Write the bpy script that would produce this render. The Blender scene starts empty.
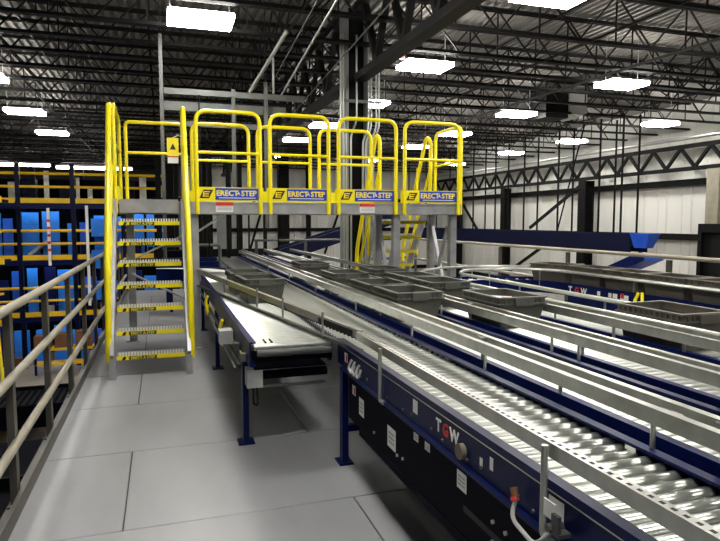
import bpy, math, random
from mathutils import Vector, Matrix
random.seed(7)
S = bpy.context.scene
COL = S.collection
PI = math.pi

# ------------------------------------------------------------------ camera
cam_d = bpy.data.cameras.new('camera')
cam_d.sensor_fit = 'HORIZONTAL'; cam_d.sensor_width = 36.0
cam_d.lens = 36.0 * 605.0 / 720.0
cam_d.clip_start = 0.05; cam_d.clip_end = 200
cam = bpy.data.objects.new('camera', cam_d); COL.objects.link(cam)
cam.location = (0, 0, 1.52)
cam.rotation_euler = (math.radians(90 - 4.71), 0, math.radians(-18.12))
S.camera = cam

# ------------------------------------------------------------------ world, exposure
w = bpy.data.worlds.new('world'); S.world = w; w.use_nodes = True
w.node_tree.nodes['Background'].inputs[0].default_value = (0.75, 0.85, 1.0, 1)
w.node_tree.nodes['Background'].inputs[1].default_value = 0.03
S.view_settings.view_transform = 'Standard'
S.view_settings.look = 'None'
S.view_settings.gamma = 1.0
S.view_settings.use_curve_mapping = False
S.view_settings.exposure = 0.40
LAMP = 40.0          # radiance of a high-bay lens
UPLIGHT = 26.0        # radiance of the slots on top of a high-bay housing

# ------------------------------------------------------------------ materials
def mat(name, col, rough=0.5, metal=0.0, var=0.0, scale=8.0, bump=0.0, bscale=60.0, emit=0.0, col2=None, stretch=None, spec=None, coat=0.0):
    m = bpy.data.materials.new(name); m.use_nodes = True
    nt = m.node_tree; b = nt.nodes['Principled BSDF']
    b.inputs['Base Color'].default_value = (*col, 1)
    b.inputs['Roughness'].default_value = rough
    b.inputs['Metallic'].default_value = metal
    if spec is not None: b.inputs['Specular IOR Level'].default_value = spec
    if coat: b.inputs['Coat Weight'].default_value = coat
    if emit:
        b.inputs['Emission Color'].default_value = (*col, 1)
        b.inputs['Emission Strength'].default_value = emit
    tc = None
    def coords(sc):
        nonlocal tc
        if tc is None: tc = nt.nodes.new('ShaderNodeTexCoord')
        mp = nt.nodes.new('ShaderNodeMapping')
        nt.links.new(tc.outputs['Object'], mp.inputs['Vector'])
        mp.inputs['Scale'].default_value = stretch if stretch else (1, 1, 1)
        n = nt.nodes.new('ShaderNodeTexNoise'); n.inputs['Scale'].default_value = sc
        n.inputs['Detail'].default_value = 5
        nt.links.new(mp.outputs['Vector'], n.inputs['Vector'])
        return n
    if var or col2:
        n = coords(scale)
        r = nt.nodes.new('ShaderNodeValToRGB')
        c2 = col2 if col2 else tuple(max(0, c * (1 - var)) for c in col)
        r.color_ramp.elements[0].position = 0.35; r.color_ramp.elements[1].position = 0.68
        r.color_ramp.elements[0].color = (*c2, 1); r.color_ramp.elements[1].color = (*col, 1)
        nt.links.new(n.outputs['Fac'], r.inputs['Fac'])
        nt.links.new(r.outputs['Color'], b.inputs['Base Color'])
    if bump:
        n = coords(bscale)
        bp = nt.nodes.new('ShaderNodeBump'); bp.inputs['Strength'].default_value = bump
        bp.inputs['Distance'].default_value = 0.01
        nt.links.new(n.outputs['Fac'], bp.inputs['Height']); nt.links.new(bp.outputs['Normal'], b.inputs['Normal'])
    return m

M = {}
M['yellow'] = mat('safety_yellow_paint', (0.95, 0.80, 0.0), 0.34, 0, 0.06, 3, coat=0.25)
M['orange_yellow'] = mat('rack_yellow_paint', (0.85, 0.54, 0.01), 0.5, 0, 0.2, 2)
M['alu'] = mat('mill_aluminium', (0.50, 0.50, 0.51), 0.38, 0.7, 0.25, 6, 0.05, 120)
M['alu_bright'] = mat('bright_grip_aluminium', (0.82, 0.82, 0.80), 0.4, 0.4)
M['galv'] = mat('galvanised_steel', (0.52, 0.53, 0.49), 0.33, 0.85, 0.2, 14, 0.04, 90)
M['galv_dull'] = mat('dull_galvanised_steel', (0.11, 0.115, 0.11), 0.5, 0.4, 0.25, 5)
M['roller'] = mat('zinc_roller_steel', (0.62, 0.64, 0.60), 0.30, 0.86, 0.16, 20, 0.03, 150)
M['rollercap'] = mat('roller_cap_grey', (0.10, 0.10, 0.12), 0.45)
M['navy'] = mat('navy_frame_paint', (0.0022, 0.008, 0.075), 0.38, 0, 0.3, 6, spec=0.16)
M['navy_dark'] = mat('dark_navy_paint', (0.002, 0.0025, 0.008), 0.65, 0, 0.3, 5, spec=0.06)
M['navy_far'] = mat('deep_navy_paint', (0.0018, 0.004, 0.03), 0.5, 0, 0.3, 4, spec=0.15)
M['blue'] = mat('bright_blue_paint', (0.01, 0.10, 0.62), 0.4, 0, 0.3, 1.2)
M['blue_light'] = mat('light_blue_plastic', (0.02, 0.22, 0.85), 0.35, 0, 0.35, 1.0)
M['labelblue'] = mat('label_blue', (0.003, 0.045, 0.5), 0.4)
M['black'] = mat('black_plastic', (0.004, 0.004, 0.0045), 0.5, spec=0.25)
M['darksteel'] = mat('dark_painted_steel', (0.006, 0.0062, 0.0065), 0.6, 0, 0.35, 3, spec=0.12)
M['joist'] = mat('dark_joist_paint', (0.010, 0.0095, 0.0095), 0.5, 0, 0.3, 2, spec=0.2)
M['deck'] = mat('grey_roof_deck', (0.20, 0.188, 0.175), 0.6, 0.1, 0.25, 1.5)
M['colsteel'] = mat('grey_column_steel', (0.28, 0.29, 0.29), 0.5, 0.2, 0.25, 2)
M['conduit'] = mat('conduit_metal', (0.50, 0.51, 0.50), 0.35, 0.7, 0.15, 5)
M['tote'] = mat('grey_tote_plastic', (0.10, 0.102, 0.088), 0.55, 0, 0.25, 9, 0.08, 70)
M['tote_b'] = mat('warm_grey_tote_plastic', (0.12, 0.108, 0.09), 0.55, 0, 0.25, 9, 0.08, 70)
M['floor'] = mat('grey_resin_board', (0.37, 0.38, 0.40), 0.36, 0, 0, 0.9, 0.03, 40, col2=(0.27, 0.275, 0.29), stretch=(1.6, 0.5, 1))
M['gap'] = mat('dark_joint', (0.05, 0.05, 0.05), 0.8)
M['concrete'] = mat('beige_concrete', (0.36, 0.32, 0.26), 0.35, 0, 0.25, 0.4, 0.02, 30)
M['rail_beige'] = mat('beige_handrail_paint', (0.34, 0.31, 0.24), 0.42, 0.2, 0.2, 6)
M['rail_post'] = mat('brown_grey_post_paint', (0.085, 0.078, 0.066), 0.5, 0.1, 0.25, 5)
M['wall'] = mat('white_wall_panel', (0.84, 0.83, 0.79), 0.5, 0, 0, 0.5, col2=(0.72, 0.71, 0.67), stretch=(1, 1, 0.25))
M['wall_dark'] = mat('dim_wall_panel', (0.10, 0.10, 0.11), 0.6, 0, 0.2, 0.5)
M['white'] = mat('white_label', (0.80, 0.80, 0.78), 0.45)
M['red'] = mat('red_print', (0.62, 0.03, 0.02), 0.45)
M['green'] = mat('dark_green_label', (0.03, 0.05, 0.02), 0.45)
M['ink'] = mat('black_print', (0.012, 0.012, 0.014), 0.5)
M['yellowprint'] = mat('yellow_print', (0.95, 0.76, 0.0), 0.45)
M['boxgrey'] = mat('grey_enclosure', (0.42, 0.43, 0.43), 0.45, 0.1, 0.1, 6)
M['brass'] = mat('brassy_knob', (0.17, 0.15, 0.11), 0.6, 0.2)
M['cable'] = mat('grey_cable', (0.40, 0.40, 0.39), 0.5)
M['carton'] = mat('brown_carton', (0.18, 0.08, 0.035), 0.7, 0, 0.3, 2)
M['housing'] = mat('white_lamp_housing', (0.7, 0.7, 0.7), 0.4)
M['lens'] = mat('lamp_lens', (1.0, 0.97, 0.90), 0.5, emit=LAMP)
M['slot'] = mat('lamp_top_slot', (1.0, 0.96, 0.88), 0.5, emit=UPLIGHT)
M['tube'] = mat('strip_lamp_tube', (1.0, 0.97, 0.92), 0.5, emit=14.0)

# ------------------------------------------------------------------ mesh helpers
class MB:
    def __init__(s): s.v = []; s.f = []
    def add(s, vs, fs):
        o = len(s.v); s.v += [tuple(p) for p in vs]; s.f += [tuple(i + o for i in f) for f in fs]; return s
    def mm(s, a, b):
        x0, y0, z0 = a; x1, y1, z1 = b
        return s.add([(x0,y0,z0),(x1,y0,z0),(x1,y1,z0),(x0,y1,z0),(x0,y0,z1),(x1,y0,z1),(x1,y1,z1),(x0,y1,z1)],
                     [(3,2,1,0),(4,5,6,7),(0,1,5,4),(1,2,6,5),(2,3,7,6),(3,0,4,7)])
    def box(s, c, d): return s.mm([c[i]-d[i]/2 for i in range(3)], [c[i]+d[i]/2 for i in range(3)])
    def bar(s, p, q, wd, ht, up=(0,0,1)):
        p = Vector(p); q = Vector(q); d = (q-p).normalized(); u = Vector(up)
        if abs(d.dot(u)) > 0.98: u = Vector((0,1,0))
        r = d.cross(u).normalized(); u = r.cross(d)
        vs = []
        for e in (p, q):
            for a, b in ((-1,-1),(1,-1),(1,1),(-1,1)): vs.append(e + r*a*wd/2 + u*b*ht/2)
        return s.add(vs, [(0,1,2,3),(7,6,5,4),(0,4,5,1),(1,5,6,2),(2,6,7,3),(3,7,4,0)])
    def tube(s, pts, r, n=10, closed=False):
        pts = [Vector(p) for p in pts]; N = len(pts)
        d0 = (pts[1]-pts[0]).normalized()
        u = Vector((0,0,1)) if abs(d0.z) < 0.9 else Vector((0,1,0))
        u = (u - d0*u.dot(d0)).normalized()
        vs = []
        for i, p in enumerate(pts):
            if closed: a = pts[i-1]; b = pts[(i+1) % N]
            else: a = pts[max(0,i-1)]; b = pts[min(N-1,i+1)]
            d = (b-a).normalized()
            u = (u - d*u.dot(d)).normalized(); k = d.cross(u)
            for j in range(n):
                t = 2*PI*j/n; vs.append(p + (u*math.cos(t) + k*math.sin(t))*r)
        fs = []
        for i in range(N if closed else N-1):
            i2 = (i+1) % N
            for j in range(n):
                j2 = (j+1) % n; fs.append((i*n+j, i*n+j2, i2*n+j2, i2*n+j))
        if not closed:
            fs.append(tuple(range(n-1,-1,-1))); fs.append(tuple((N-1)*n+j for j in range(n)))
        return s.add(vs, fs)
    def prism(s, prof, p, q, up=(0,0,1)):
        """profile (a,b) swept from p to q; a runs to the right of the direction, b up"""
        p = Vector(p); q = Vector(q); d = (q-p).normalized(); u = Vector(up); r = d.cross(u).normalized(); u = r.cross(d)
        n = len(prof); vs = [e + r*a + u*b for e in (p, q) for a, b in prof]
        fs = [tuple(range(n-1,-1,-1)), tuple(range(n, 2*n))]
        for i in range(n):
            j = (i+1) % n; fs.append((i, j, j+n, i+n))
        return s.add(vs, fs)
    def mesh(s, name, smooth=True):
        me = bpy.data.meshes.new(name); me.from_pydata(s.v, [], s.f); me.update()
        import bmesh
        bm = bmesh.new(); bm.from_mesh(me); bmesh.ops.recalc_face_normals(bm, faces=bm.faces); bm.to_mesh(me); bm.free()
        if smooth:
            me.polygons.foreach_set('use_smooth', [True]*len(me.polygons)); me.set_sharp_from_angle(angle=math.radians(40))
        return me

def fillet(pts, r, seg=5):
    out = [Vector(pts[0])]
    for i in range(1, len(pts)-1):
        a, b, c = Vector(pts[i-1]), Vector(pts[i]), Vector(pts[i+1])
        d1 = (a-b); d2 = (c-b); rr = min(r, d1.length*0.49, d2.length*0.49)
        p1 = b + d1.normalized()*rr; p2 = b + d2.normalized()*rr
        for k in range(seg+1):
            t = k/seg; out.append(p1*(1-t)**2 + b*2*t*(1-t) + p2*t**2)
    out.append(Vector(pts[-1])); return out

def par(o, p):
    o.parent = p
    if p.type == 'EMPTY': o.matrix_parent_inverse = Matrix.Translation(-p.location)
    elif p.parent is None: o.matrix_parent_inverse = Matrix.Translation(-p.location)
def obj(name, mb, m, parent=None, label=None, smooth=True):
    me = mb if isinstance(mb, bpy.types.Mesh) else mb.mesh(name, smooth)
    if m is not None and not me.materials: me.materials.append(M[m])
    o = bpy.data.objects.new(name, me); COL.objects.link(o)
    if parent is not None: par(o, parent)
    if label: o['label'] = label
    return o
def tag(o, label, cat, group=None):
    o['label'] = label; o['category'] = cat
    if group: o['group'] = group
    return o
def thing(name, label, cat, loc, group=None):
    e = bpy.data.objects.new(name, None); COL.objects.link(e); e.location = loc; e.empty_display_size = 0.2
    return tag(e, label, cat, group)
def struct(o): o['kind'] = 'structure'; return o
def stuff(o): o['kind'] = 'stuff'; return o
def inst(name, me, parent, loc, rot=None):
    o = bpy.data.objects.new(name, me); COL.objects.link(o); o.location = loc
    if rot: o.rotation_euler = rot
    if parent is not None: par(o, parent)
    return o
def text(name, body, size, m, parent, loc, rot, ext=0.0008, bold=0.0, align='CENTER'):
    c = bpy.data.curves.new(name, 'FONT'); c.body = body; c.size = size; c.extrude = ext; c.offset = bold
    c.align_x = align; c.align_y = 'CENTER'; c.resolution_u = 2
    t = bpy.data.objects.new('tmp', c); COL.objects.link(t)
    bpy.context.view_layer.update()
    me = bpy.data.meshes.new_from_object(t.evaluated_get(bpy.context.evaluated_depsgraph_get()))
    bpy.data.objects.remove(t); me.name = name; me.materials.clear(); me.materials.append(M[m])
    o = bpy.data.objects.new(name, me); COL.objects.link(o)
    o.location = loc; o.rotation_euler = rot
    if parent is not None: par(o, parent)
    return o
FRONT = (PI/2, 0, 0)                 # faces -Y
SIDE = (PI/2, 0, -PI/2)              # faces -X

# ================================================================== FLOOR
FX0, FX1, FY0, FY1 = -0.80, 5.95, -0.9, 14.0
fl = struct(obj('floor', MB().mm((FX0, FY0, -0.16), (FX1, FY1, -0.012)), 'gap'))
BW, BH = 2.4, 1.08
pm = {}
r0 = 3.08
for r in range(-4, 12):
    y0 = max(FY0, r0 + r*BH); y1 = min(FY1, r0 + (r+1)*BH)
    if y1 - y0 < 0.05: continue
    off = -0.22 if r % 2 == 0 else 0.97
    for k in range(-2, 4):
        x0 = max(FX0, off + k*BW); x1 = min(FX1, off + (k+1)*BW)
        if x1 - x0 < 0.05: continue
        g = 0.0035
        b = MB(); bx = 0.003
        X0, X1, Y0, Y1 = x0+g, x1-g, y0+g, y1-g
        b.add([(X0,Y0,-0.012),(X1,Y0,-0.012),(X1,Y1,-0.012),(X0,Y1,-0.012),
               (X0,Y0,-bx),(X1,Y0,-bx),(X1,Y1,-bx),(X0,Y1,-bx),
               (X0+bx,Y0+bx,0),(X1-bx,Y0+bx,0),(X1-bx,Y1-bx,0),(X0+bx,Y1-bx,0)],
              [(0,1,5,4),(1,2,6,5),(2,3,7,6),(3,0,4,7),(4,5,9,8),(5,6,10,9),(6,7,11,10),(7,4,8,11),(8,9,10,11)])
        obj('floor_board', b, 'floor', fl, smooth=False)
edge = struct(obj('trim_1', MB().mm((FX0-0.02, FY0, -0.45), (FX0, FY1, -0.0)), 'rail_post'))
edge = struct(obj('trim_2', MB().mm((FX1, FY0, -0.45), (FX1+0.02, FY1, -0.0)), 'rail_post'))
GZ = -4.2
struct(obj('ground_floor', MB().mm((-24, -8, GZ-0.2), (18, 48, GZ)), 'concrete'))

# ================================================================== WALLS
WX = 16.0; WY = 34.5
def ribbed_wall(name, p0, p1, z0, z1, nrm, m, pitch=1.0):
    """metal wall panels side by side, each with standing ribs"""
    p0 = Vector(p0); p1 = Vector(p1); L = (p1-p0).length; d = (p1-p0).normalized(); n = Vector(nrm)
    back = MB(); c = (p0+p1)/2 - n*0.1
    back.bar(Vector((p0.x,p0.y,(z0+z1)/2))-n*0.1, Vector((p1.x,p1.y,(z0+z1)/2))-n*0.1, 0.1, z1-z0)
    base = struct(obj(name, back, m))
    k = int(L/pitch); mesh = None
    prof = [(0.004,0),(0.08,0),(0.11,0.035),(0.15,0.035),(0.18,0),(pitch/2-0.05,0),(pitch/2-0.03,0.02),(pitch/2+0.03,0.02),(pitch/2+0.05,0),(pitch-0.004,0)]
    b = MB()
    vs = []; 
    for (a, e) in prof: vs.append(d*a + n*e + Vector((0,0,z0)))
    for (a, e) in prof: vs.append(d*a + n*e + Vector((0,0,z1)))
    q = len(prof)
    b.add(vs, [(i, i+1, i+1+q, i+q) for i in range(q-1)])
    me = b.mesh('wall_panel', False); me.materials.append(M[m])
    for i in range(k): inst('wall_panel', me, base, p0 + d*pitch*i - n*0.045)
    return base
wr = ribbed_wall('wall_right', (WX, 8, 0), (WX, WY, 0), GZ, 6.2, (-1,0,0), 'wall')
wb = ribbed_wall('wall_back', (1.2, WY, 0), (WX, WY, 0), GZ, 6.2, (0,-1,0), 'wall')
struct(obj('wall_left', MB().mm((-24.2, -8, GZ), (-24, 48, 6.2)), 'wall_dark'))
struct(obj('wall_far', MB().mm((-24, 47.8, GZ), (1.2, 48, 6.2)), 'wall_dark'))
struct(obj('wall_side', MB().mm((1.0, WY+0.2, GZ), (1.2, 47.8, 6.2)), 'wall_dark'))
for z in (-1.3, 1.0, 2.72):
    obj('girt', MB().mm((WX-0.26, 8, z-0.1), (WX-0.03, WY-0.3, z+0.1)), 'darksteel', wr)
    obj('girt', MB().mm((1.2, WY-0.26, z-0.1), (WX-0.3, WY-0.03, z+0.1)), 'darksteel', wb)

# ================================================================== CEILING
DZ = 5.25; JB, JT = 4.36, 5.20
ceil = struct(obj('ceiling', MB().mm((-24, -6, DZ+0.12), (WX+0.2, 48, DZ+0.2)), 'deck'))
# corrugated deck, ribs running along Y, one sheet per 6 m strip
b = MB(); p = 0.16; vs = []; x = -3.0
prof = []
while x < 3.0 - 1e-6:
    prof += [(x, 0), (x+0.06, 0), (x+0.08, 0.06), (x+0.14, 0.06)]; x += p
prof.append((3.0, 0)); q = len(prof)
b.add([(a, -27, e) for a, e in prof] + [(a, 27, e) for a, e in prof], [(i, i+1, i+1+q, i+q) for i in range(q-1)])
dm = b.mesh('roof_deck_sheet', False); dm.materials.append(M['deck'])
for k in range(7): inst('roof_deck_sheet', dm, ceil, (-21+6*k, 21, DZ))
# joists along X
JX0, JX1, PAN = -20.0, 15.9, 1.45
jys = [1.4, 3.2, 4.9, 6.6, 8.35, 9.6, 10.6, 11.6, 12.75, 13.9, 15.2, 16.5, 17.9, 19.3, 20.7, 22.1, 23.6, 25.1, 26.6, 28.1, 29.6, 31.2, 33.0]
ch = MB()
for dy in (-0.035, 0.035):
    ch.mm((JX0, dy-0.028, JB), (JX1, dy+0.028, JB+0.012)); ch.mm((JX0, dy-0.005, JB), (JX1, dy+0.005, JB+0.055))
    ch.mm((JX0, dy-0.028, JT-0.012), (JX1, dy+0.028, JT)); ch.mm((JX0, dy-0.005, JT-0.055), (JX1, dy+0.005, JT))
cm = ch.mesh('joist_chord', False); cm.materials.append(M['joist'])
hh = JT-JB-0.06; zc = (JT+JB)/2
dl = MB().bar((-PAN/2, 0, -hh/2), (0, 0, hh/2), 0.024, 0.024).mesh('web_member', False); dl.materials.append(M['joist'])
dr = MB().bar((0, 0, hh/2), (PAN/2, 0, -hh/2), 0.024, 0.024).mesh('web_member', False); dr.materials.append(M['joist'])
dv = MB().bar((0, 0, -hh/2), (0, 0, hh/2), 0.022, 0.022).mesh('web_member', False); dv.materials.append(M['joist'])
restmesh = None
for jy in jys:
    j = inst('roof_joist', cm, ceil, (0, jy, 0))
    x = JX0 + 0.3; rest = MB(); near = 6 < jy < 12
    while x < JX1 - PAN:
        if near and abs(x + PAN/2 - 0.33*jy) < 0.68*jy:
            for me, dx in ((dl, PAN/2), (dr, PAN/2), (dv, PAN/2)):
                o = bpy.data.objects.new('web_member', me); COL.objects.link(o); o.parent = j; o.location = (x+dx, 0, zc)
        else:
            rest.bar((x, 0, zc-hh/2), (x+PAN/2, 0, zc+hh/2), 0.024, 0.024); rest.bar((x+PAN/2, 0, zc+hh/2), (x+PAN, 0, zc-hh/2), 0.024, 0.024)
            rest.bar((x+PAN/2, 0, zc-hh/2), (x+PAN/2, 0, zc+hh/2), 0.022, 0.022)
        x += PAN
    if near:
        me = rest.mesh('web_lacing', False); me.materials.append(M['joist'])
    else:
        if restmesh is None: restmesh = rest.mesh('web_lacing', False); restmesh.materials.append(M['joist'])
        me = restmesh
    o = bpy.data.objects.new('web_lacing', me); COL.objects.link(o); o.parent = j; stuff(o)
# bridging bars along Y
for x in (-14.5, -10.5, -6.5, -2.6, 1.9, 6.6, 11.6):
    obj('bridging_bar', MB().bar((x, 1, JB+0.02), (x, 33, JB+0.02), 0.03, 0.03), 'joist', ceil)
    obj('bridging_bar', MB().bar((x+0.25, 1, JT-0.03), (x+0.25, 33, JT-0.03), 0.03, 0.03), 'joist', ceil)
    bx = MB()
    for a, c in zip(jys[:-1], jys[1:]):
        bx.bar((x, a, JB+0.03), (x, c, JT-0.04), 0.025, 0.025); bx.bar((x, a, JT-0.04), (x, c, JB+0.03), 0.025, 0.025)
    if x in (-6.5, 1.9, 11.6): stuff(obj('cross_bridging', bx, 'joist', ceil))

# girders along Y (deep trusses with sloping end at the column)
def truss_girder(name, label, X, y0, y1, zb, zt, pan, wd=0.16, m='joist', webw=0.09, diag_end=True):
    t = thing(name, label, 'girder', (X, y0, zb))
    obj('bottom_chord', MB().bar((X, y0, zb+0.06), (X, y1, zb+0.06), wd, 0.12), m, t)
    obj('top_chord', MB().bar((X, y0, zt-0.06), (X, y1, zt-0.06), wd, 0.12), m, t)
    y = y0; up = True
    while y < y1 - pan*0.4:
        a = (X, y, zb+0.1 if up else zt-0.1); c = (X, min(y+pan/2, y1), zt-0.1 if up else zb+0.1)
        obj('web_member', MB().bar(a, c, webw, webw), m, t); up = not up; y += pan/2
    return t
CX, CY = 3.2, 10.1
truss_girder('roof_girder', 'deep black steel roof girder running overhead to the grey column', CX+0.02, -2, CY-0.25, 3.84, 5.1, 1.1, 0.2)
truss_girder('roof_girder', 'dark roof girder continuing beyond the grey column', CX-0.05, CY+0.3, 33, 3.84, 5.1, 1.3, 0.2)

# right wall truss girder + columns + braces + pipe
truss_girder('wall_girder', 'long dark lattice girder along the white right wall', WX-0.55, 9, WY-0.4, 3.05, 3.86, 1.1, 0.14, 'darksteel', 0.085)
tag(obj('wall_pipe', MB().tube([(WX-0.9, 9, 4.0), (WX-0.9, WY-0.5, 4.0)], 0.06, 10), 'conduit'), 'pale grey pipe running above the wall lattice girder', 'pipe')
def ibeam_col(name, x, y, z0, z1, label, m, a=0.3, along='y'):
    t = thing(name, label, 'column', (x, y, z0))
    if along == 'y':
        obj('flange', MB().mm((x-a/2, y-a/2, z0), (x-a/2+0.03, y+a/2, z1)), m, t); obj('flange', MB().mm((x+a/2-0.03, y-a/2, z0), (x+a/2, y+a/2, z1)), m, t)
        obj('web', MB().mm((x-a/2+0.03, y-0.015, z0), (x+a/2-0.03, y+0.015, z1)), m, t)
    else:
        obj('flange', MB().mm((x-a/2, y-a/2, z0), (x+a/2, y-a/2+0.03, z1)), m, t); obj('flange', MB().mm((x-a/2, y+a/2-0.03, z0), (x+a/2, y+a/2, z1)), m, t)
        obj('web', MB().mm((x-0.015, y-a/2+0.03, z0), (x+0.015, y+a/2-0.03, z1)), m, t)
    return t
ibeam_col('wall_column', WX-0.50, 19.5, GZ, 3.04, 'broad dark steel column against the white wall', 'darksteel', 0.42)
ibeam_col('wall_column', WX-0.50, 25.2, GZ, 3.04, 'narrower far dark column against the white wall', 'darksteel', 0.36)
ibeam_col('wall_column', WX-0.50, 30.0, GZ, 3.04, 'dark wall column beside the yellow platform end', 'darksteel', 0.36)
ibeam_col('wall_column', WX-0.50, 13.7, GZ, 3.04, 'brownish grey steel column at the right edge', 'rail_beige', 0.42)
tag(obj('wall_brace', MB().bar((WX-0.42, 23.3, 1.2), (WX-0.42, 19.8, 2.95), 0.08, 0.12), 'darksteel'), 'diagonal dark brace rising to the broad wall column', 'brace')
tag(obj('wall_brace', MB().bar((WX-0.42, 30.0, 2.7), (WX-0.42, 27.6, 0.7), 0.08, 0.12), 'darksteel'), 'diagonal dark brace falling beside the platform end', 'brace')
tag(obj('wall_brace', MB().bar((WX-0.42, 24.8, -0.8), (WX-0.42, 21.5, 0.8), 0.08, 0.12), 'darksteel'), 'lower diagonal brace under the hanging blue conveyor', 'brace')
for i, (x, dx) in enumerate(((4.6, 1.1), (9.0, 1.3))):
    tag(obj('back_wall_brace', MB().bar((x, WY-0.35, -0.4), (x+dx, WY-0.35, 3.2), 0.1, 0.12), 'darksteel'), ('thin dark diagonal brace across the left of the far white wall', 'dark diagonal brace on the far white wall behind the column')[i], 'brace')
for i, (x, wd) in enumerate(((2.2, .34), (4.1, .3), (6.6, .5), (8.0, .24), (11.2, .4))):
    ibeam_col('back_wall_column', x, WY-0.55, GZ, 5.1, ('dark column at the left end of the far white wall', 'slim dark column second along the far white wall', 'widest dark column of the far white wall', 'slim dark column right of the widest one on the far wall', 'dark column of the far wall behind the right platform legs')[i], 'darksteel', wd, 'x')

# ------------------------------------------------------------------ grey column with conduits
t = thing('steel_column', 'tall grey steel column with conduits behind the yellow platform', 'column', (CX, CY, GZ))
obj('flange', MB().mm((CX-0.2, CY-0.2, GZ), (CX-0.16, CY+0.2, 5.1)), 'colsteel', t)
obj('flange', MB().mm((CX+0.16, CY-0.2, GZ), (CX+0.2, CY+0.2, 5.1)), 'colsteel', t)
obj('web', MB().mm((CX-0.16, CY-0.02, GZ), (CX+0.16, CY+0.02, 5.1)), 'darksteel', t)
for dx in (-0.26, -0.215, -0.13):
    obj('conduit', MB().tube(fillet([(CX+dx, CY-0.23, 0.1), (CX+dx, CY-0.23, 2.95), (CX+dx-0.02-(0.03 if dx < -.2 else -.12), CY-0.23, 3.2), (CX+dx-0.02-(0.03 if dx < -.2 else -.12), CY-0.23, 4.6)], 0.08), 0.017, 8), 'conduit', t)
for dx in (0.08, 0.13, 0.22, 0.27):
    obj('conduit', MB().tube(fillet([(CX+dx, CY-0.23, 0.1), (CX+dx, CY-0.23, 2.85), (CX+dx+0.10, CY-0.23, 3.1), (CX+dx+0.10, CY-0.23, 4.5)], 0.08), 0.017, 8), 'conduit', t)
for z in (1.95, 3.5): obj('strut_clamp', MB().mm((CX-0.30, CY-0.215, z), (CX+0.42, CY-0.2, z+0.05)), 'galv_dull', t)

# ------------------------------------------------------------------ high bay lights
def lamp(x, y, z, label, group='high-bay lights under the roof'):
    t = thing('high_bay_light', label, 'ceiling light', (x, y, z), group)
    L, W = 0.88, 0.60
    obj('housing', MB().mm((x-L/2+.03, y-W/2+.03, z+.075), (x+L/2-.03, y+W/2-.03, z+.09)), 'housing', t)
    obj('lens', MB().mm((x-L/2, y-W/2, z+.005), (x+L/2, y+W/2, z+.075)), 'lens', t)
    s = MB()
    for dy in (-.17, 0, .17): s.mm((x-L/2+.05, y+dy-.05, z+.091), (x+L/2-.05, y+dy+.05, z+.1))
    obj('top_slot', s, 'slot', t)
    for dx in (-.4, .4): obj('hanger', MB().bar((x+dx, y, z+.09), (x+dx, y, DZ), .012, .012), 'conduit', t)
LZ = 4.28
lights = [
 (0.59, 8.98, 'brightest high-bay light over the yellow stairs, top left'),
 (4.63, 10.35, 'large high-bay light just right of the grey column'),
 (9.10, 10.45, 'large high-bay light right of the hanging air unit'),
 (4.70, 6.65, 'high-bay light cut by the top edge of the picture'),
 (9.00, 14.2, 'mid-size high-bay light left of the hanging air unit'),
 (13.85, 14.3, 'high-bay light above the wall lattice girder at right'),
 (4.80, 14.0, 'small high-bay light just behind the top of the grey column'),
 (-3.27, 17.8, 'higher of the two high-bay lights at far left'),
 (-3.25, 21.8, 'lower of the two high-bay lights at far left'),
 (13.95, 22.3, 'small far high-bay light above the right end of the platform'),
 (9.30, 21.6, 'small far high-bay light seen through the rightmost yellow guard'),
 (4.55, 21.0, 'small far high-bay light seen through the second yellow guard'),
 (9.15, 18.0, 'far high-bay light seen just above the rightmost yellow guard'),
 (4.5, 26.5, 'very far high-bay light added to brighten the back wall, left of the column'),  # the very far lamps are added to brighten the far white walls
 (9.2, 27.0, 'very far high-bay light added to brighten the back wall, right of the column'),
 (13.95, 27.5, 'very far high-bay light added to brighten the corner of the two white walls'),
 (13.95, 18.4, 'high-bay light over the wall girder, left of the nearer one'),
 (4.70, 17.6, 'far high-bay light seen beside the grey column below the brighter one'),
]
for x, y, l in lights: lamp(x, y, LZ, l)
for x, y in ((0.6, 5.2), (0.6, 1.4), (4.7, 3.0), (4.7, -0.6), (9.1, 6.8), (9.1, 3.0), (13.9, 10.6), (-3.3, 13.8), (0.6, -2.4), (-7.3, 13.8), (-7.3, 18), (-7.3, 22)):  # unseen lamps carrying the grid on for light; left ones added to brighten the rack
    lamp(x, y, LZ, 'high-bay light hung overhead outside the picture', 'high-bay lights out of view')
# strip lights far left
for i, (x0, x1, y, z) in enumerate(((-4.7, -1.6, 33.5, 4.2), (-9.0, -4.6, 30.0, 3.95), (-4.4, -1.2, 30.0, 3.88), (-9.0, -6.9, 33.5, 4.25))):
    t = thing('strip_light', ('long white strip light highest behind the rack, nearest the stairs', 'long white strip light low at the far left', 'white strip light low beside the yellow stairs', 'short white strip light high at the left edge')[i], 'strip light', (x0, y, z), 'strip lights over the rack')
    obj('housing', MB().mm((x0, y-.1, z+.06), (x1, y+.1, z+.12)), 'housing', t)
    obj('lamp_tube', MB().tube([(x0+.03, y, z), (x1-.03, y, z)], 0.06, 8), 'tube', t)
    for hx in (x0+.3, x1-.3): obj('hanger', MB().bar((hx, y, z+.12), (hx, y, DZ), .02, .02), 'joist', t)

# ================================================================== CROSSOVER PLATFORM
PY0, PY1 = 7.30, 8.20; DT = 1.74; DB = 1.60; RT = 2.775
P = thing('crossover_platform', 'yellow and aluminium crossover stairs and platform bridging the conveyors', 'platform', (0, PY0, 0))
def tubepart(name, pts, r=0.024, fr=0.0, m='yellow', n=10):
    return obj(name, MB().tube(fillet(pts, fr, 7) if fr else pts, r, n), m, P)
joints = [(0.37, 1.16), (1.22, 2.00), (2.07, 2.89), (2.95, 3.78)]
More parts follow.
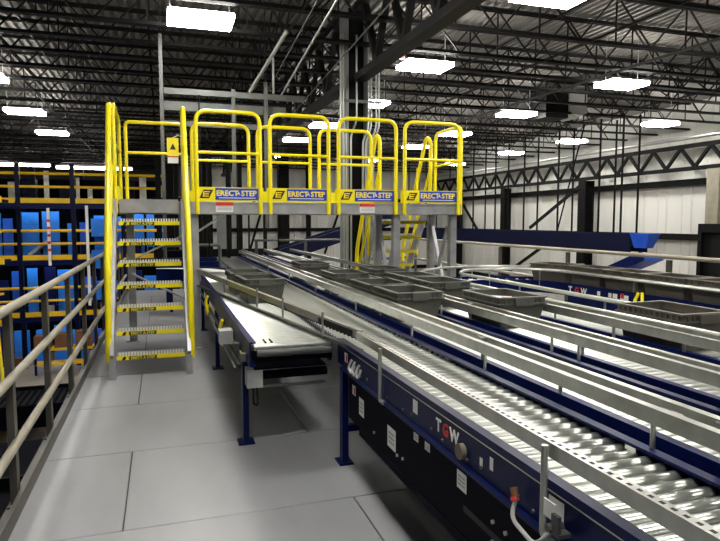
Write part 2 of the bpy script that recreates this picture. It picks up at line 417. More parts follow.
# deck frames
for x0, x1 in [(-0.44, 0.338)] + [(a-.03, b+.03) for a, b in joints]:
    obj('deck_plate', MB().mm((x0+.002, PY0+.02, DT-.03), (x1-.002, PY1-.02, DT)), 'alu', P)
    fr = MB(); fr.mm((x0+.002, PY0, DB), (x1-.002, PY0+.02, DT)); fr.mm((x0+.002, PY1-.02, DB), (x1-.002, PY1, DT))
    fr.mm((x0+.002, PY0+.02, DB), (x0+.022, PY1-.02, DT-.03)); fr.mm((x1-.022, PY0+.02, DB), (x1-.002, PY1-.02, DT-.03))
    fr.mm((x0+.002, PY0-.012, DB), (x1-.002, PY0, DB+.015)); fr.mm((x0+.002, PY0-.012, DT-.015), (x1-.002, PY0, DT))
    obj('deck_frame', fr, 'alu', P)
def guard(x0, x1, y, sgn, plate=True, toe=True, name='guard_loop'):
    yy = y - sgn*0.035
    tubepart(name, [(x0+.03, yy, DB-.005), (x0+.03, yy, RT), (x1-.03, yy, RT), (x1-.03, yy, DB-.005)], 0.024, 0.13)
    tubepart('mid_rail', [(x0+.03, yy, RT-.47), (x1-.03, yy, RT-.47)], 0.018)
    if toe: obj('toe_board', MB().mm((x0-.01, y-sgn*.008-.006, DT+.01), (x1+.01, y-sgn*.008+.006, DT+.17)), 'yellow', P)
for i, (a, b) in enumerate(joints):
    guard(a, b, PY0, 1)
    yy = PY0-.016
    ex = a + (b-a)*0.17
    # emblem: black slanted block with yellow bars
    e = MB(); sl = 0.05; zc0 = DT+.09; hw = .055; hz = .05
    e.add([(ex-hw-sl/2, yy-.001, zc0-hz), (ex+hw-sl/2, yy-.001, zc0-hz), (ex+hw+sl/2, yy-.001, zc0+hz), (ex-hw+sl/2, yy-.001, zc0+hz),
           (ex-hw-sl/2, yy+.002, zc0-hz), (ex+hw-sl/2, yy+.002, zc0-hz), (ex+hw+sl/2, yy+.002, zc0+hz), (ex-hw+sl/2, yy+.002, zc0+hz)],
          [(0,1,2,3),(7,6,5,4),(0,4,5,1),(1,5,6,2),(2,6,7,3),(3,7,4,0)])
    em = obj('emblem', e, 'ink', P)
    l = MB()
    for k, (dz, wd) in enumerate(((-.026, .07), (0, .05), (.026, .07))):
        cx = ex + dz*.3 + (0.004 if k == 1 else 0)
        l.mm((cx-wd/2, yy-.003, zc0+dz-.006), (cx+wd/2, yy-.001, zc0+dz+.006))
    l.mm((ex-.037, yy-.003, zc0-.026), (ex-.022, yy-.001, zc0+.026))
    obj('emblem_letter', l, 'yellowprint', em)
    px0, px1 = a + (b-a)*.30, b - .045
    pl = obj('name_plate', MB().mm((px0, yy-.003, DT+.022), (px1, yy+.003, DT+.16)), 'labelblue', P)
    pw = px1-px0; s = pw/0.50
    text('lettering', 'ERECT', .086*s, 'yellowprint', pl, (px0+pw*.27, yy-.004, DT+.098), FRONT, bold=.0024)
    text('lettering', 'A', .055*s, 'white', pl, (px0+pw*.525, yy-.004, DT+.098), FRONT, bold=.001)
    text('lettering', 'STEP', .086*s, 'yellowprint', pl, (px0+pw*.765, yy-.004, DT+.098), FRONT, bold=.0024)
    obj('strap_line', MB().mm((px0+pw*.08, yy-.0045, DT+.042), (px1-pw*.08, yy-.003, DT+.050)), 'white', pl)
    if i in (0, 2):
        cx = a + (b-a)*.43 if i == 0 else a + (b-a)*.5
        st = obj('warning_sticker', MB().mm((cx-.10, PY0-.017, DB+.02), (cx+.10, PY0-.013, DT-.005)), 'white', P)
        obj('red_header', MB().mm((cx-.10, PY0-.0185, DT-.045), (cx+.10, PY0-.017, DT-.005)), 'red', st)
        for k in range(3): obj('print_line', MB().mm((cx-.085, PY0-.0182, DT-.062-.017*k), (cx+.085, PY0-.017, DT-.055-.017*k)), 'boxgrey', st)
# rear guards (behind the first three bays), right end guard
for a, b in joints[:3]: guard(a, b, PY1, -1)
xx = 3.79+.035
tubepart('guard_loop', [(xx, PY0+.05, DB), (xx, PY0+.05, RT), (xx, PY1-.05, RT), (xx, PY1-.05, DB)], 0.024, .13)
tubepart('mid_rail', [(xx, PY0+.05, RT-.47), (xx, PY1-.05, RT-.47)], .018)
obj('toe_board', MB().mm((xx-.022, PY0, DT+.01), (xx-.01, PY1, DT+.17)), 'yellow', P)
# left landing: rear rails, left side loop
tubepart('guard_loop', [(-.40, PY1+.035, DB), (-.40, PY1+.035, RT-.02), (.28, PY1+.035, RT-.02), (.28, PY1+.035, DB)], .022, .06)
tubepart('mid_rail', [(-.40, PY1+.035, RT-.40), (.28, PY1+.035, RT-.40)], .018)
tubepart('guard_loop', [(-.475, PY0-.06, DB), (-.475, PY0-.06, RT+.03), (-.475, PY1-.02, RT-.03), (-.475, PY1-.02, DB)], .024, .10)
tubepart('mid_rail', [(-.475, PY0-.04, RT-.40), (-.475, PY1-.03, RT-.40)], .018)
obj('toe_board', MB().mm((-.465, PY0, DT+.01), (-.453, PY1, DT+.17)), 'yellow', P)
obj('latch', MB().mm((.245, PY0-.11, 2.27), (.30, PY0-.06, 2.32)), 'black', P)
# legs
def leg(x, y, z0=0.0):
    obj('leg', MB().mm((x-.045, y-.045, z0+.012), (x+.045, y+.045, DB)), 'alu', P)
    obj('foot_plate', MB().mm((x-.08, y-.08, z0+.0005), (x+.08, y+.08, z0+.0115)), 'alu', P)
legs = [(.37, 7.42), (.37, 8.1), (-.37, 8.1), (2.92, 7.42), (3.74, 7.42), (2.92, 8.1), (3.74, 8.1)]
for x, y in legs: leg(x, y)
def brace(p, q, name='brace', wd=.05): obj(name, MB().bar(p, q, wd, .02), 'alu', P)
brace((-.37, 8.03, .86), (.33, 8.03, .49), wd=.09); brace((-.30, 8.0, 1.06), (.33, 8.0, 1.37), wd=.09)
brace((.42, 7.42, 1.40), (.72, 7.35, 1.60), wd=.07)
brace((3.74, 7.47, .25), (3.74, 8.05, 1.45)); brace((3.70, 7.47, 1.45), (3.70, 8.05, .25))
brace((2.92, 7.47, .25), (2.92, 8.05, 1.45)); brace((2.96, 7.47, 1.45), (2.96, 8.05, .25))
# stairs
def stairs(cx, w, y_bot, y_top, sgn, n=7):
    """treads between y_bot (floor) and y_top (deck); sgn = +1 climbs towards +Y"""
    rise = DT/(n+1); run = (y_top-y_bot)/(n+0.4)
    x0, x1 = cx-w/2, cx+w/2
    for k in range(n):
        z = rise*(k+1); y = y_bot + run*(k+.25); d = .20
        ya, yb = sorted((y, y+sgn*d))
        tr = MB()
        tr.mm((x0+.03, ya, z-.03), (x1-.03, yb, z-.012))
        for q in range(5):
            yy = ya + (yb-ya)*(q+.5)/5; tr.mm((x0+.03, yy-.008, z-.012), (x1-.03, yy+.008, z-.006))
        T = obj('tread', tr, 'alu', P)
        te = MB(); nt = 22; fy = ya if sgn > 0 else yb
        for q in range(nt):
            xx = x0+.045 + (w-.09)*(q+.5)/nt
            te.mm((xx-.008, fy-.006, z-.012), (xx+.008, fy+.012, z+.02))
        obj('grip_teeth', te, 'alu_bright', T)
        if sgn < 0: obj('nosing', MB().mm((x0+.03, y-d-.010, z-.052), (x1-.03, y-d-.003, z-.012)), 'yellow', T)
        f0 = fy - sgn*.008
        nz = obj('nosing', MB().mm((x0+.03, min(f0, f0-sgn*.006), z-.052), (x1-.03, max(f0, f0-sgn*.006), z-.012)), 'yellow', T)
        if sgn > 0:
            lp = MB().mm((x0+.14, f0-.0085, z-.051), (x0+.40, f0-.006, z-.016))
            obj('nosing_label', lp, 'green', T)
            text('lettering', 'ERECT A STEP', .036, 'yellowprint', T, (x0+.27, f0-.0092, z-.035), FRONT, .0003, .0006)
            obj('nosing_mark', MB().add([(x0+.075, f0-.008, z-.052), (x0+.105, f0-.008, z-.052), (x0+.12, f0-.008, z-.018), (x0+.09, f0-.008, z-.018)], [(0,1,2,3)]), 'ink', T)
    for s, x in ((-1, x0), (1, x1)):
        xo = x + s*.005
        a = (xo, y_bot-sgn*.04, .20); b = (xo, y_top, DT-.02)
        obj('stringer', MB().bar(a, b, .035, .15), 'alu', P)
        # yellow handrail: rises from the stringer foot, climbs, ends at the deck post
        xh = x + s*.035
        tubepart('handrail', [(xh, y_bot-sgn*.03, .16), (xh, y_bot+sgn*.10, 1.10), (xh, y_top-sgn*.10, RT+.03 if sgn > 0 else RT-.02), (xh, y_top+sgn*.06, RT-.10), (xh, y_top+sgn*.05, DB)], .029, .09)
        tubepart('handrail_mid', [(xh, y_bot+sgn*.03, .55), (xh, y_top+sgn*.04, RT-.52)], .02)
        tubepart('handrail_post', [(xh, y_top-sgn*.42, DT-.75), (xh, y_top-sgn*.42, RT-.45)], .018)
        obj('stair_foot', MB().mm((xo-.03, y_bot-.07, .0005), (xo+.03, y_bot+.07, .20)), 'alu', P)
stairs(-.125, .70, 6.20, 7.28, 1)
obj('landing_edge', MB().mm((-.44, PY0-.035, DB+.01), (.19, PY0-.014, DT+.02)), 'alu', P)
stairs(3.36, .72, 9.30, 8.22, -1)

# hanging tag on stair guard
t = thing('safety_tag', 'small yellow and white safety tag on the stair handrail', 'tag', (.14, 7.1, 2.2))
obj('tag_plate', MB().mm((.08, 7.150, 2.24), (.205, 7.158, 2.44)), 'yellow', t); obj('tag_panel', MB().mm((.085, 7.146, 2.16), (.20, 7.156, 2.238)), 'white', t)
obj('red_line', MB().mm((.085, 7.144, 2.225), (.20, 7.146, 2.237)), 'red', t); obj('tie', MB().tube([(.14, 7.154, 2.44), (.20, 7.16, 2.47), (.26, 7.16, 2.45)], .004, 6), 'white', t)
obj('pictogram', MB().add([(.11, 7.149, 2.31), (.175, 7.149, 2.31), (.1425, 7.149, 2.38)], [(0,1,2)]), 'ink', t)

# ================================================================== LEFT GUARD RAILING
t = thing('guard_railing', 'beige three-rail pipe guard railing along the left mezzanine edge', 'railing', (-.77, 0, 0))
for z in (1.07, .71, .35): obj('rail', MB().tube([(-.755, -.6, z), (-.755, 13.9, z)], .024, 12), 'rail_beige', t)
pmesh = MB().mm((-.018, -.032, 0.001), (.018, .032, 1.05)).mm((-.03, -.06, .001), (.03, .06, .012)).mesh('post', False); pmesh.materials.append(M['rail_post'])
for k in range(13): inst('post', pmesh, t, (-.79+.008, .35 + 1.07*k, 0))
obj('toe_board', MB().mm((-.742, -.6, .003), (-.732, 13.9, .105)), 'rail_post', t)
obj('toe_lip', MB().mm((-.742, -.6, .105), (-.72, 13.9, .112)), 'rail_post', t)

# ================================================================== CONVEYORS
FT, RZ, RR = 0.765, 0.718, 0.0222       # frame top, roller axis height, roller radius
def roller_mesh(L):
    b = MB(); n = 12
    prof = [(-L/2, .010), (-L/2, .019), (-L/2+.016, .019), (-L/2+.016, RR), (L/2-.016, RR), (L/2-.016, .019), (L/2, .019), (L/2, .010)]
    vs = []; 
    for x, r in prof:
        for j in range(n): a = 2*PI*j/n; vs.append((x, r*math.cos(a), r*math.sin(a)))
    fs = []
    for i in range(len(prof)-1):
        for j in range(n): fs.append((i*n+j, i*n+(j+1) % n, (i+1)*n+(j+1) % n, (i+1)*n+j))
    b.add(vs, fs); me = b.mesh('roller'); me.materials.append(M['roller']); me.materials.append(M['rollercap'])
    for p_ in me.polygons:
        if abs(p_.center.x) > L/2-.017: p_.material_index = 1
    return me
RM = {}
def rollers(t, x0, x1, y0, y1, pitch=.0605, z=RZ):
    L = round(x1-x0, 3)
    if L not in RM: RM[L] = roller_mesh(L)
    n = int((y1-y0)/pitch)
    for k in range(n+1): inst('roller', RM[L], t, ((x0+x1)/2, y0+k*pitch, z))
CPROF = lambda s: [(0, 0), (s*.04, 0), (s*.04, .01), (s*.006, .01), (s*.006, .145), (s*.04, .145), (s*.04, .155), (0, .155)]
def side_frame(t, x, y0, y1, s, zt=FT, m='navy'):
    # C section channel; s=+1 flanges point to +X
    obj('side_frame', MB().prism(CPROF(s), (x, y0, zt-.155), (x, y1, zt-.155)), m, t)
def guide_rail(t, p, q, s=1, h=.05, m='galv', holes=False):
    pr = [(0, -h), (s*.006, -h), (s*.006, -.004), (s*.028, -.004), (s*.028, -.018), (s*.032, -.018), (s*.032, 0), (0, 0)]
    pr = pr + []
    g = obj('guide_rail', MB().prism(pr, p, q), m, t)
    obj('guide_lip', MB().prism([(s*.006, -h), (s*.030, -h), (s*.030, -h+.005), (s*.006, -h+.005)], p, q), m, g)
    return g
def rail_post(t, x, y, z0, z1, r=.009):
    o = obj('rail_post', MB().tube([(x, y, z0), (x, y, z1)], r, 8), 'galv', t)
    return o
def bracket(t, x, y, z, s=1):
    b = MB(); b.box((x, y, z), (.03, .05, .03)); b.tube([(x-.02*s, y, z), (x+.035*s, y, z)], .012, 6)
    b.tube([(x, y-.03, z+.012), (x, y+.05, z+.012)], .007, 6)
    obj('clamp', b, 'galv', t)
def conv_leg(t, x0, x1, y, zt, m='navy'):
    for x in (x0, x1):
        obj('leg', MB().mm((x-.02, y-.03, .012), (x+.02, y+.03, zt)), m, t)
        obj('foot_plate', MB().mm((x-.045, y-.06, .0005), (x+.045, y+.06, .0115)), m, t)
    obj('cross_brace', MB().mm((x0+.021, y-.02, .20), (x1-.021, y+.02, .24)), m, t)
CY0, CY1 = 0.55, 13.0
# ---- A : nearest roller conveyor
A = thing('roller_conveyor', 'nearest navy roller conveyor with silver rollers and stickered side panel', 'conveyor', (1.29, CY0, 0))
AL, AR = 1.06, 1.50
side_frame(A, AL, CY0, 3.70, 1); side_frame(A, AR+.04, CY0, CY1, -1)
rollers(A, AL+.03, AR+.03, CY0+.04, CY1-.05)
obj('lower_panel', MB().mm((AL-.012, CY0, .335), (AL+.012, 3.42, .595)), 'navy_dark', A)
obj('panel_edge', MB().mm((AL-.02, CY0, .595), (AL+.03, 3.55, .609)), 'navy', A)
obj('lower_rail', MB().mm((AL-.018, CY0, .30), (AL+.02, 3.2, .334)), 'navy_dark', A)
obj('panel_slot', MB().mm((AL-.016, CY0, .44), (AL-.012, 1.95, .462)), 'black', A)
obj('side_frame', MB().mm((AL+.015, CY0, .62), (AL+.03, 3.6, .66)), 'black', A)
obj('belt_guard', MB().mm((AL+.06, CY0, .36), (AR, 3.3, .60)), 'navy_dark', A)
obj('edge_strip', MB().mm((AL-.0035, CY0, .734), (AL-.0005, 3.6, .737)), 'galv', A)
conv_leg(A, AL-.0, AR+.02, 3.56, .608); conv_leg(A, AL+.01, AR+.02, 6.5, .608); conv_leg(A, AL+.01, AR+.02, 9.6, .608); conv_leg(A, AL+.01, AR+.02, 1.0, .30)
def sticker(t, y, z, wy, hz, x=AL-.0135, m='white', name='sticker'): return obj(name, MB().mm((x-.001, y-wy/2, z-hz/2), (x, y+wy/2, z+hz/2)), m, t)
for y, z, wy, hz in ((3.17, .47, .085, .10), (2.70, .455, .11, .105), (1.97, .545, .075, .07), (2.40, .565, .05, .035), (2.28, .565, .05, .035)):
    s_ = sticker(A, y, z, wy, hz)
    for k in range(3): sticker(s_, y, z+hz*(.22-.22*k), wy*.7, hz*.09, AL-.0145, 'boxgrey', 'print_line')
for y, z, wy, hz in ((2.44, .69, .05, .06), (1.78, .685, .022, .045), (1.85, .665, .02, .03), (1.42, .69, .07, .065)):
    sticker(A, y, z, wy, hz, AL-.001)
for y, z in ((3.47, .69), (3.31, .53)):
    s_ = sticker(A, y, z, .06, .055, AL-.013, 'white'); sticker(s_, y-.012, z, .026, .04, AL-.0142, 'red', 'red_mark')
for body, y, m_ in (('T', 2.20, 'white'), ('G', 2.135, 'red'), ('W', 2.06, 'white')):
    text('lettering', body, .072, m_, A, (AL-.002, y, .682), SIDE, .001, .002)
obj('knob', MB().tube([(AL-.022, 1.985, .655), (AL-.001, 1.985, .655)], .03, 14), 'brass', A)
for k in range(26):
    y = .9 + k*.105
    if k % 3 != 2: obj('bolt', MB().tube([(AL-.008, y, .635+.012*(k % 2)), (AL-.0005, y, .635+.012*(k % 2))], .007, 6), 'galv_dull', A)
for y, z in ((1.74, .50), (1.74, .43), (1.66, .50), (1.66, .43), (2.62, .40), (2.55, .41), (1.3, .5), (1.3, .43), (2.95, .40)):
    obj('bolt', MB().tube([(AL-.02, y, z), (AL-.0125, y, z)], .008, 6), 'galv', A)
# wires
for k, (y0, y1) in enumerate(((3.36, 3.30), (3.30, 3.24), (3.22, 3.19))):
    obj('cable', MB().tube(fillet([(AL-.012, y0, .70), (AL-.03, y0+.01, .655), (AL-.03, y1, .625), (AL-.012, y1, .68)], .03, 4), .008, 8), 'cable', A)
pl = obj('cable', MB().tube(fillet([(AL-.02, 1.59, .665), (AL-.05, 1.58, .60), (AL-.05, 1.45, .575), (AL-.025, 1.42, .62), (AL-.01, 1.40, .66)], .05, 5), .007, 8), 'cable', A)
obj('plug', MB().tube([(AL-.028, 1.60, .685), (AL-.03, 1.585, .655)], .012, 10), 'carton', pl); obj('plug_ring', MB().tube([(AL-.031, 1.589, .658), (AL-.032, 1.583, .648)], .0135, 10), 'red', pl)
obj('sensor_bracket', MB().box((AL-.03, 1.37, .655), (.04, .06, .012)).box((AL-.045, 1.36, .68), (.012, .03, .06)).tube([(AL-.06, 1.38, .665), (AL-.01, 1.38, .665)], .012, 8), 'galv_dull', A)
obj('sensor_plate', MB().box((AL-.03, 1.41, .70), (.004, .055, .05)), 'white', A)
# left guide rail of A with perforated top
g = guide_rail(A, (AL-.004, CY0, .878), (AL-.004, 3.30, .878), 1, .045)
hs = MB(); y = CY0+.02
while y < 3.28: hs.mm((AL+.006, y, .8775), (AL+.016, y+.014, .8788)); y += .034
stuff(obj('perforation', hs, 'black', g))
for y in (1.455, 2.85): 
    rail_post(A, AL-.02, y, .615, .872, .0105); obj('post_foot', MB().tube(fillet([(AL-.02, y, .625), (AL-.02, y, .605), (AL-.02, y-.06, .605)], .015), .0105, 8), 'galv', A); bracket(A, AL+.02, y-.03, .85)
# right guide rail of A
g = guide_rail(A, (AR+.02, CY0, .905), (AR+.02, CY1-.2, .905), 1, .055)
for y in (1.02, 1.56, 2.66, 3.6, 4.8, 6.2, 7.6, 9.2): rail_post(A, AR+.035, y, FT, .90)
for y in (1.50, 3.1): bracket(A, AR+.06, y, .885, -1)
for k in range(60):
    obj('belt_clip', MB().mm((AR+.001, 3.0+k*.076, FT-.03), (AR+.013, 3.04+k*.076, FT-.002)), 'black', A)
sticker(A, 1.62, .745, .05, .016, AR-.0)

def straight_conv(label, xl, xr, y0, y1, lposts, rposts, rightrail=True, leftrail=True):
    t = thing('roller_conveyor', label, 'conveyor', ((xl+xr)/2, y0, 0))
    side_frame(t, xl, y0, y1, 1); side_frame(t, xr, y0, y1, -1)
    rollers(t, xl+.03, xr-.03, y0+.04, y1-.05)
    if leftrail:
        guide_rail(t, (xl-.008, y0, .905), (xl-.008, y1-.15, .905), 1, .055)
        for y in lposts: rail_post(t, xl+.01, y, FT, .90)
        for y in lposts[::2]: bracket(t, xl-.02, y-.05, .885)
    if rightrail:
        guide_rail(t, (xr-.01, y0, .905), (xr-.01, y1-.15, .905), 1, .055)
        for y in rposts: rail_post(t, xr+.006, y, FT, .90)
        for y in rposts[::2]: bracket(t, xr+.03, y-.04, .885)
    for y in (1.2, 4.2, 7.0, 9.6, 12.2):
        if y0 < y < y1: conv_leg(t, xl+.02, xr-.02, y, FT-.156)
    obj('belt_guard', MB().mm((xl+.05, y0, .45), (xr-.05, y1-.1, .55)), 'navy_dark', t)
    return t
B = straight_conv('second navy roller conveyor, carrying grey totes under the platform', 1.635, 2.125, .85, 13.4, (1.39, 2.2, 2.88, 4.5, 6.0, 7.9, 9.9), (1.8, 2.70, 2.94, 4.4, 6.2, 8.4, 10.2))
sticker(B, 3.0, .735, .04, .02, 2.08)
C = straight_conv('third navy roller conveyor with dark totes, right of the second', 2.225, 2.70, 1.2, 13.4, (1.9, 2.8, 4.1, 5.6, 7.3, 9.2), (2.2, 3.1, 4.6, 6.4, 8.6))

# ---- spur beside A
Sp = thing('spur_conveyor', 'bright short spur conveyor ending beside the nearest roller conveyor', 'conveyor', (.77, 3.75, 0))
SL, SR = .50, 1.05
side_frame(Sp, SL, 3.74, 9.4, 1)
rollers(Sp, SL+.02, SR, 3.80, 9.35, .0605)
obj('added_shade_pan', MB().mm((SL+.045, 3.85, .56), (SR-.03, 9.2, .57)), 'navy_dark', Sp)  # thin plate added to block light and darken the floor below
obj('end_channel', MB().mm((SL+.045, 3.80, .62), (SR, 3.82, .65)), 'navy_dark', Sp)
obj('bed_rail', MB().mm((SR-.02, 3.8, .60), (SR-.005, 9.3, .67)), 'navy', Sp)
for x in (.60, .64): obj('drive_band', MB().tube([(x+.012, 3.80, RZ+.028), (x+.012, 3.85, RZ+.028), (x+.012, 3.90, RZ+.028)], .006, 6), 'black', Sp)
obj('end_roller', MB().tube([(SL+.05, 3.772, .685), (SR-.01, 3.772, .685)], .024, 12), 'galv_dull', Sp)
for y in (4.10, 6.3, 8.6):
    obj('leg', MB().mm((SL-.005, y-.03, .012), (SL+.035, y+.03, .61)), 'navy', Sp); obj('foot_plate', MB().mm((SL-.04, y-.06, .0005), (SL+.07, y+.06, .0115)), 'navy', Sp)
    if y > 5: obj('leg', MB().mm((SR-.04, y-.03, .012), (SR-.0, y+.03, .61)), 'navy', Sp)
obj('drive_tube', MB().tube([(SL+.11, 3.95, .50), (SR+.0, 3.95, .50)], .03, 12), 'navy_dark', Sp)
obj('drive_rod', MB().tube([(SL+.10, 3.92, .43), (SR-.02, 3.92, .43)], .010, 8), 'galv_dull', Sp)
obj('junction_box', MB().mm((SL-.0, 3.86, .44), (SL+.10, 3.98, .56)), 'boxgrey', Sp)
obj('junction_box', MB().mm((SL-.11, 4.55, .60), (SL-.012, 4.68, .70)), 'boxgrey', Sp)
obj('cable', MB().tube(fillet([(SL+.04, 3.88, .44), (SL+.04, 3.88, .33), (SL+.07, 3.90, .31), (SL+.07, 3.92, .44)], .03), .008, 8), 'black', Sp)
for y in (3.9, 4.25, 4.9, 5.4): obj('side_bracket', MB().box((SL-.02, y, .64), (.035, .05, .05)), 'galv_dull', Sp)
obj('air_line', MB().tube([(SL-.03, 4.0, .56), (SL-.03, 6.6, .58), (SL-.03, 9.0, .58)], .012, 8), 'black', Sp)
obj('air_line', MB().tube([(SL-.045, 4.1, .52), (SL-.045, 9.0, .52)], .009, 8), 'galv_dull', Sp)
for y in (4.95, 6.6): 
    obj('yellow_cord', MB().tube(fillet([(SL-.05, y, .72), (SL-.07, y+.02, .66), (SL-.06, y-.03, .56), (SL-.05, y+.05, .50), (SL-.04, y, .62)], .03), .013, 8), 'yellow', Sp)
obj('yellow_strip', MB().mm((SL-.008, 4.1, .615), (SL-.001, 5.0, .622)), 'yellowprint', Sp)
# diagonal guide rail
p0 = Vector((AL+.025, 3.34, .877)); p1 = Vector((.38, 7.35, .955))
guide_rail(Sp, p0, p1, 1, .05)
guide_rail(Sp, p0 + Vector((0, 0, -.115)), p1 + Vector((0, 0, -.19)), 1, .018, 'galv_dull')
for k in (.12, .30, .45, .70, .95):
    q = p0.lerp(p1, k); rail_post(Sp, q.x-.008, q.y, q.z-.125, q.z+.035 if k in (.12, .30, .45) else q.z)
stuffm = MB()
for k in range(46):
    q = p0.lerp(p1, .02+k*.013); stuffm.box((q.x+.03, q.y, q.z-.055), (.02, .022, .03))
stuff(obj('skate_wheels', stuffm, 'black', Sp))
obj('rail_joint', MB().bar(p0.lerp(p1, .02)+Vector((0,0,-.03)), p0.lerp(p1, .14)+Vector((0,0,-.03)), .012, .035), 'black', Sp)

# ---- U-turn conveyor D + E
ux, uy = 4.0, 6.17
DL, DR = 2.85, 3.31
EL = 2*ux-DR; ER = 2*ux-DL          # 4.69 , 5.15
U = thing('loop_conveyor', 'navy conveyor loop with a U-turn right of the platform', 'conveyor', (ux, uy, 0))
side_frame(U, DL, 1.5, uy, 1); side_frame(U, DR, 1.5, uy, -1); side_frame(U, EL, 1.5, uy, 1); side_frame(U, ER, 1.5, uy, -1)
rollers(U, DL+.03, DR-.03, 1.56, uy-.04); rollers(U, EL+.03, ER-.03, 1.56, uy-.04)
def arc(r, z, n=20): return [(ux - r*math.cos(PI*k/n), uy + r*math.sin(PI*k/n), z) for k in range(n+1)]
def arcwall(r, z0, z1, th, name, m):
    b = MB(); n = 20; vs = []
    for k in range(n+1):
        a = PI*k/n
        for rr, z in ((r, z0), (r+th, z0), (r+th, z1), (r, z1)): vs.append((ux-rr*math.cos(a), uy+rr*math.sin(a), z))
    fs = [(i*4+j, i*4+(j+1) % 4, (i+1)*4+(j+1) % 4, (i+1)*4+j) for i in range(n) for j in range(4)] + [(0,1,2,3), (4*n+3, 4*n+2, 4*n+1, 4*n)]
    return obj(name, b.add(vs, fs), m, U)
ri, ro = ux-DR, ux-DL
arcwall(ri-.006, FT-.155, FT, .012, 'curved_frame', 'navy'); arcwall(ro-.006, FT-.155, FT, .012, 'curved_frame', 'navy')
nr = 26
L = round(ro-ri-.06, 3); RM.setdefault(L, roller_mesh(L))
for k in range(nr):
    a = PI*(k+.5)/nr; rm = (ri+ro)/2
    inst('roller', RM[L], U, (ux-rm*math.cos(a), uy+rm*math.sin(a), RZ), (0, 0, -a))
obj('guide_rail', MB().tube([(DL, 1.6, .90)] + arc(ro, .90) + [(ER, 1.6, .90)], .018, 8), 'galv', U)
obj('guide_rail', MB().tube([(DR, 1.6, .90)] + arc(ri, .90) + [(EL, 1.6, .90)], .018, 8), 'galv', U)
guide_rail(U, (DL-.02, 1.5, .905), (DL-.02, uy, .905), 1, .055)
for x in (DL, DR, EL, ER):
    for y in (2.1, 2.69, 3.9, 5.1): rail_post(U, x, y, FT, .89)
for k in (4, 10, 16):
    for r in (ri, ro):
        q = arc(r, .9)[k]; rail_post(U, q[0], q[1], FT-.1, .89)
for x0, x1 in ((DL, DR), (EL, ER)):
    for y in (2.0, 4.4): conv_leg(U, x0+.02, x1-.02, y, FT-.156)
obj('lower_panel', MB().mm((EL-.008, 1.6, .50), (EL+.006, uy, .605)), 'navy', U)
obj('upper_panel', MB().mm((EL-.010, 1.6, .60), (EL-.002, uy, .77)), 'navy', U)
for body, y, m_ in (('T', 6.12, 'white'), ('G', 6.0, 'red'), ('W', 5.875, 'white')): text('lettering', body, .10, m_, U, (EL-.013, y, .69), SIDE, .001, .004)
for y, wy, m_ in ((5.62, .05, 'white'), (5.36, .07, 'white'), (5.22, .12, 'white'), (5.25, .05, 'red'), (5.44, .05, 'white')):
    sticker(U, y, .70 if m_ == 'white' else .715, wy, .05, EL-.011-(.001 if m_ == 'red' else 0), m_)
cordpts = fillet([(EL-.03, 5.0, .78), (EL-.06, 5.03, .66), (EL-.05, 4.97, .58), (EL-.06, 4.91, .66), (EL-.03, 4.95, .785)], .04)
obj('yellow_cord', MB().tube(cordpts, .016, 8), 'yellow', U)
for y, z in ((3.8, .64), (3.7, .66), (3.6, .63), (3.5, .65)): sticker(U, y, z, .02, .015, EL-.011)

# ---- cross conveyor at the far end of the rows
t = thing('cross_conveyor', 'dark blue cross conveyor at the far end of the conveyor rows', 'conveyor', (.6, 12, 0))
obj('side_frame', MB().mm((.0, 11.3, .55), (1.0, 11.36, .78)), 'navy', t); obj('side_frame', MB().mm((.0, 11.9, .55), (1.0, 11.96, .82)), 'navy', t)
b = MB()
for k in range(13): b.tube([(.06+.074*k, 11.38, .70), (.06+.074*k, 11.88, .70)], .024, 8)
stuff(obj('roller_bed', b, 'roller', t))
for x in (.08, .92): obj('leg', MB().mm((x-.03, 11.31, .0005), (x+.03, 11.35, .55)), 'navy', t)
obj('guard_bar', MB().tube(fillet([(.05, 11.25, .5), (.05, 11.25, 1.08), (1.0, 11.25, 1.08), (1.0, 11.25, .5)], .05), .028, 8), 'galv_dull', t)
obj('drive_box', MB().mm((.1, 11.97, .6), (.45, 12.2, .95)), 'navy_dark', t)
# curved piece joining spur
t = thing('curve_conveyor', 'white curved conveyor bend at the far end of the spur', 'conveyor', (.2, 9.4, 0))
ccx, ccy = -.10, 9.42
b1 = MB(); b2 = MB(); n = 12
vs = []
for k in range(n+1):
    a = PI/2*k/n
    for rr in (.58, 1.10): vs.append((ccx+rr*math.cos(a), ccy+rr*math.sin(a), RZ+.02)); vs.append((ccx+rr*math.cos(a), ccy+rr*math.sin(a), RZ-.03))
b1.add(vs, [(i*4+j, i*4+q, i*4+4+q, i*4+4+j) for i in range(n) for j, q in ((0,2),(2,3),(3,1),(1,0))])
obj('belt', b1, 'white', t)
for rr in (.56, 1.12):
    b = MB(); vs = []
    for k in range(n+1):
        a = PI/2*k/n
        for r2, z in ((rr-.012, .58), (rr+.012, .58), (rr+.012, FT), (rr-.012, FT)): vs.append((ccx+r2*math.cos(a), ccy+r2*math.sin(a), z))
    b.add(vs, [(i*4+j, i*4+(j+1) % 4, (i+1)*4+(j+1) % 4, (i+1)*4+j) for i in range(n) for j in range(4)]); obj('curved_frame', b, 'navy', t)
obj('leg', MB().mm((.65, 10.0, .0005), (.70, 10.05, .58)), 'navy', t); obj('leg', MB().mm((.1, 10.48, .0005), (.15, 10.53, .58)), 'navy', t)

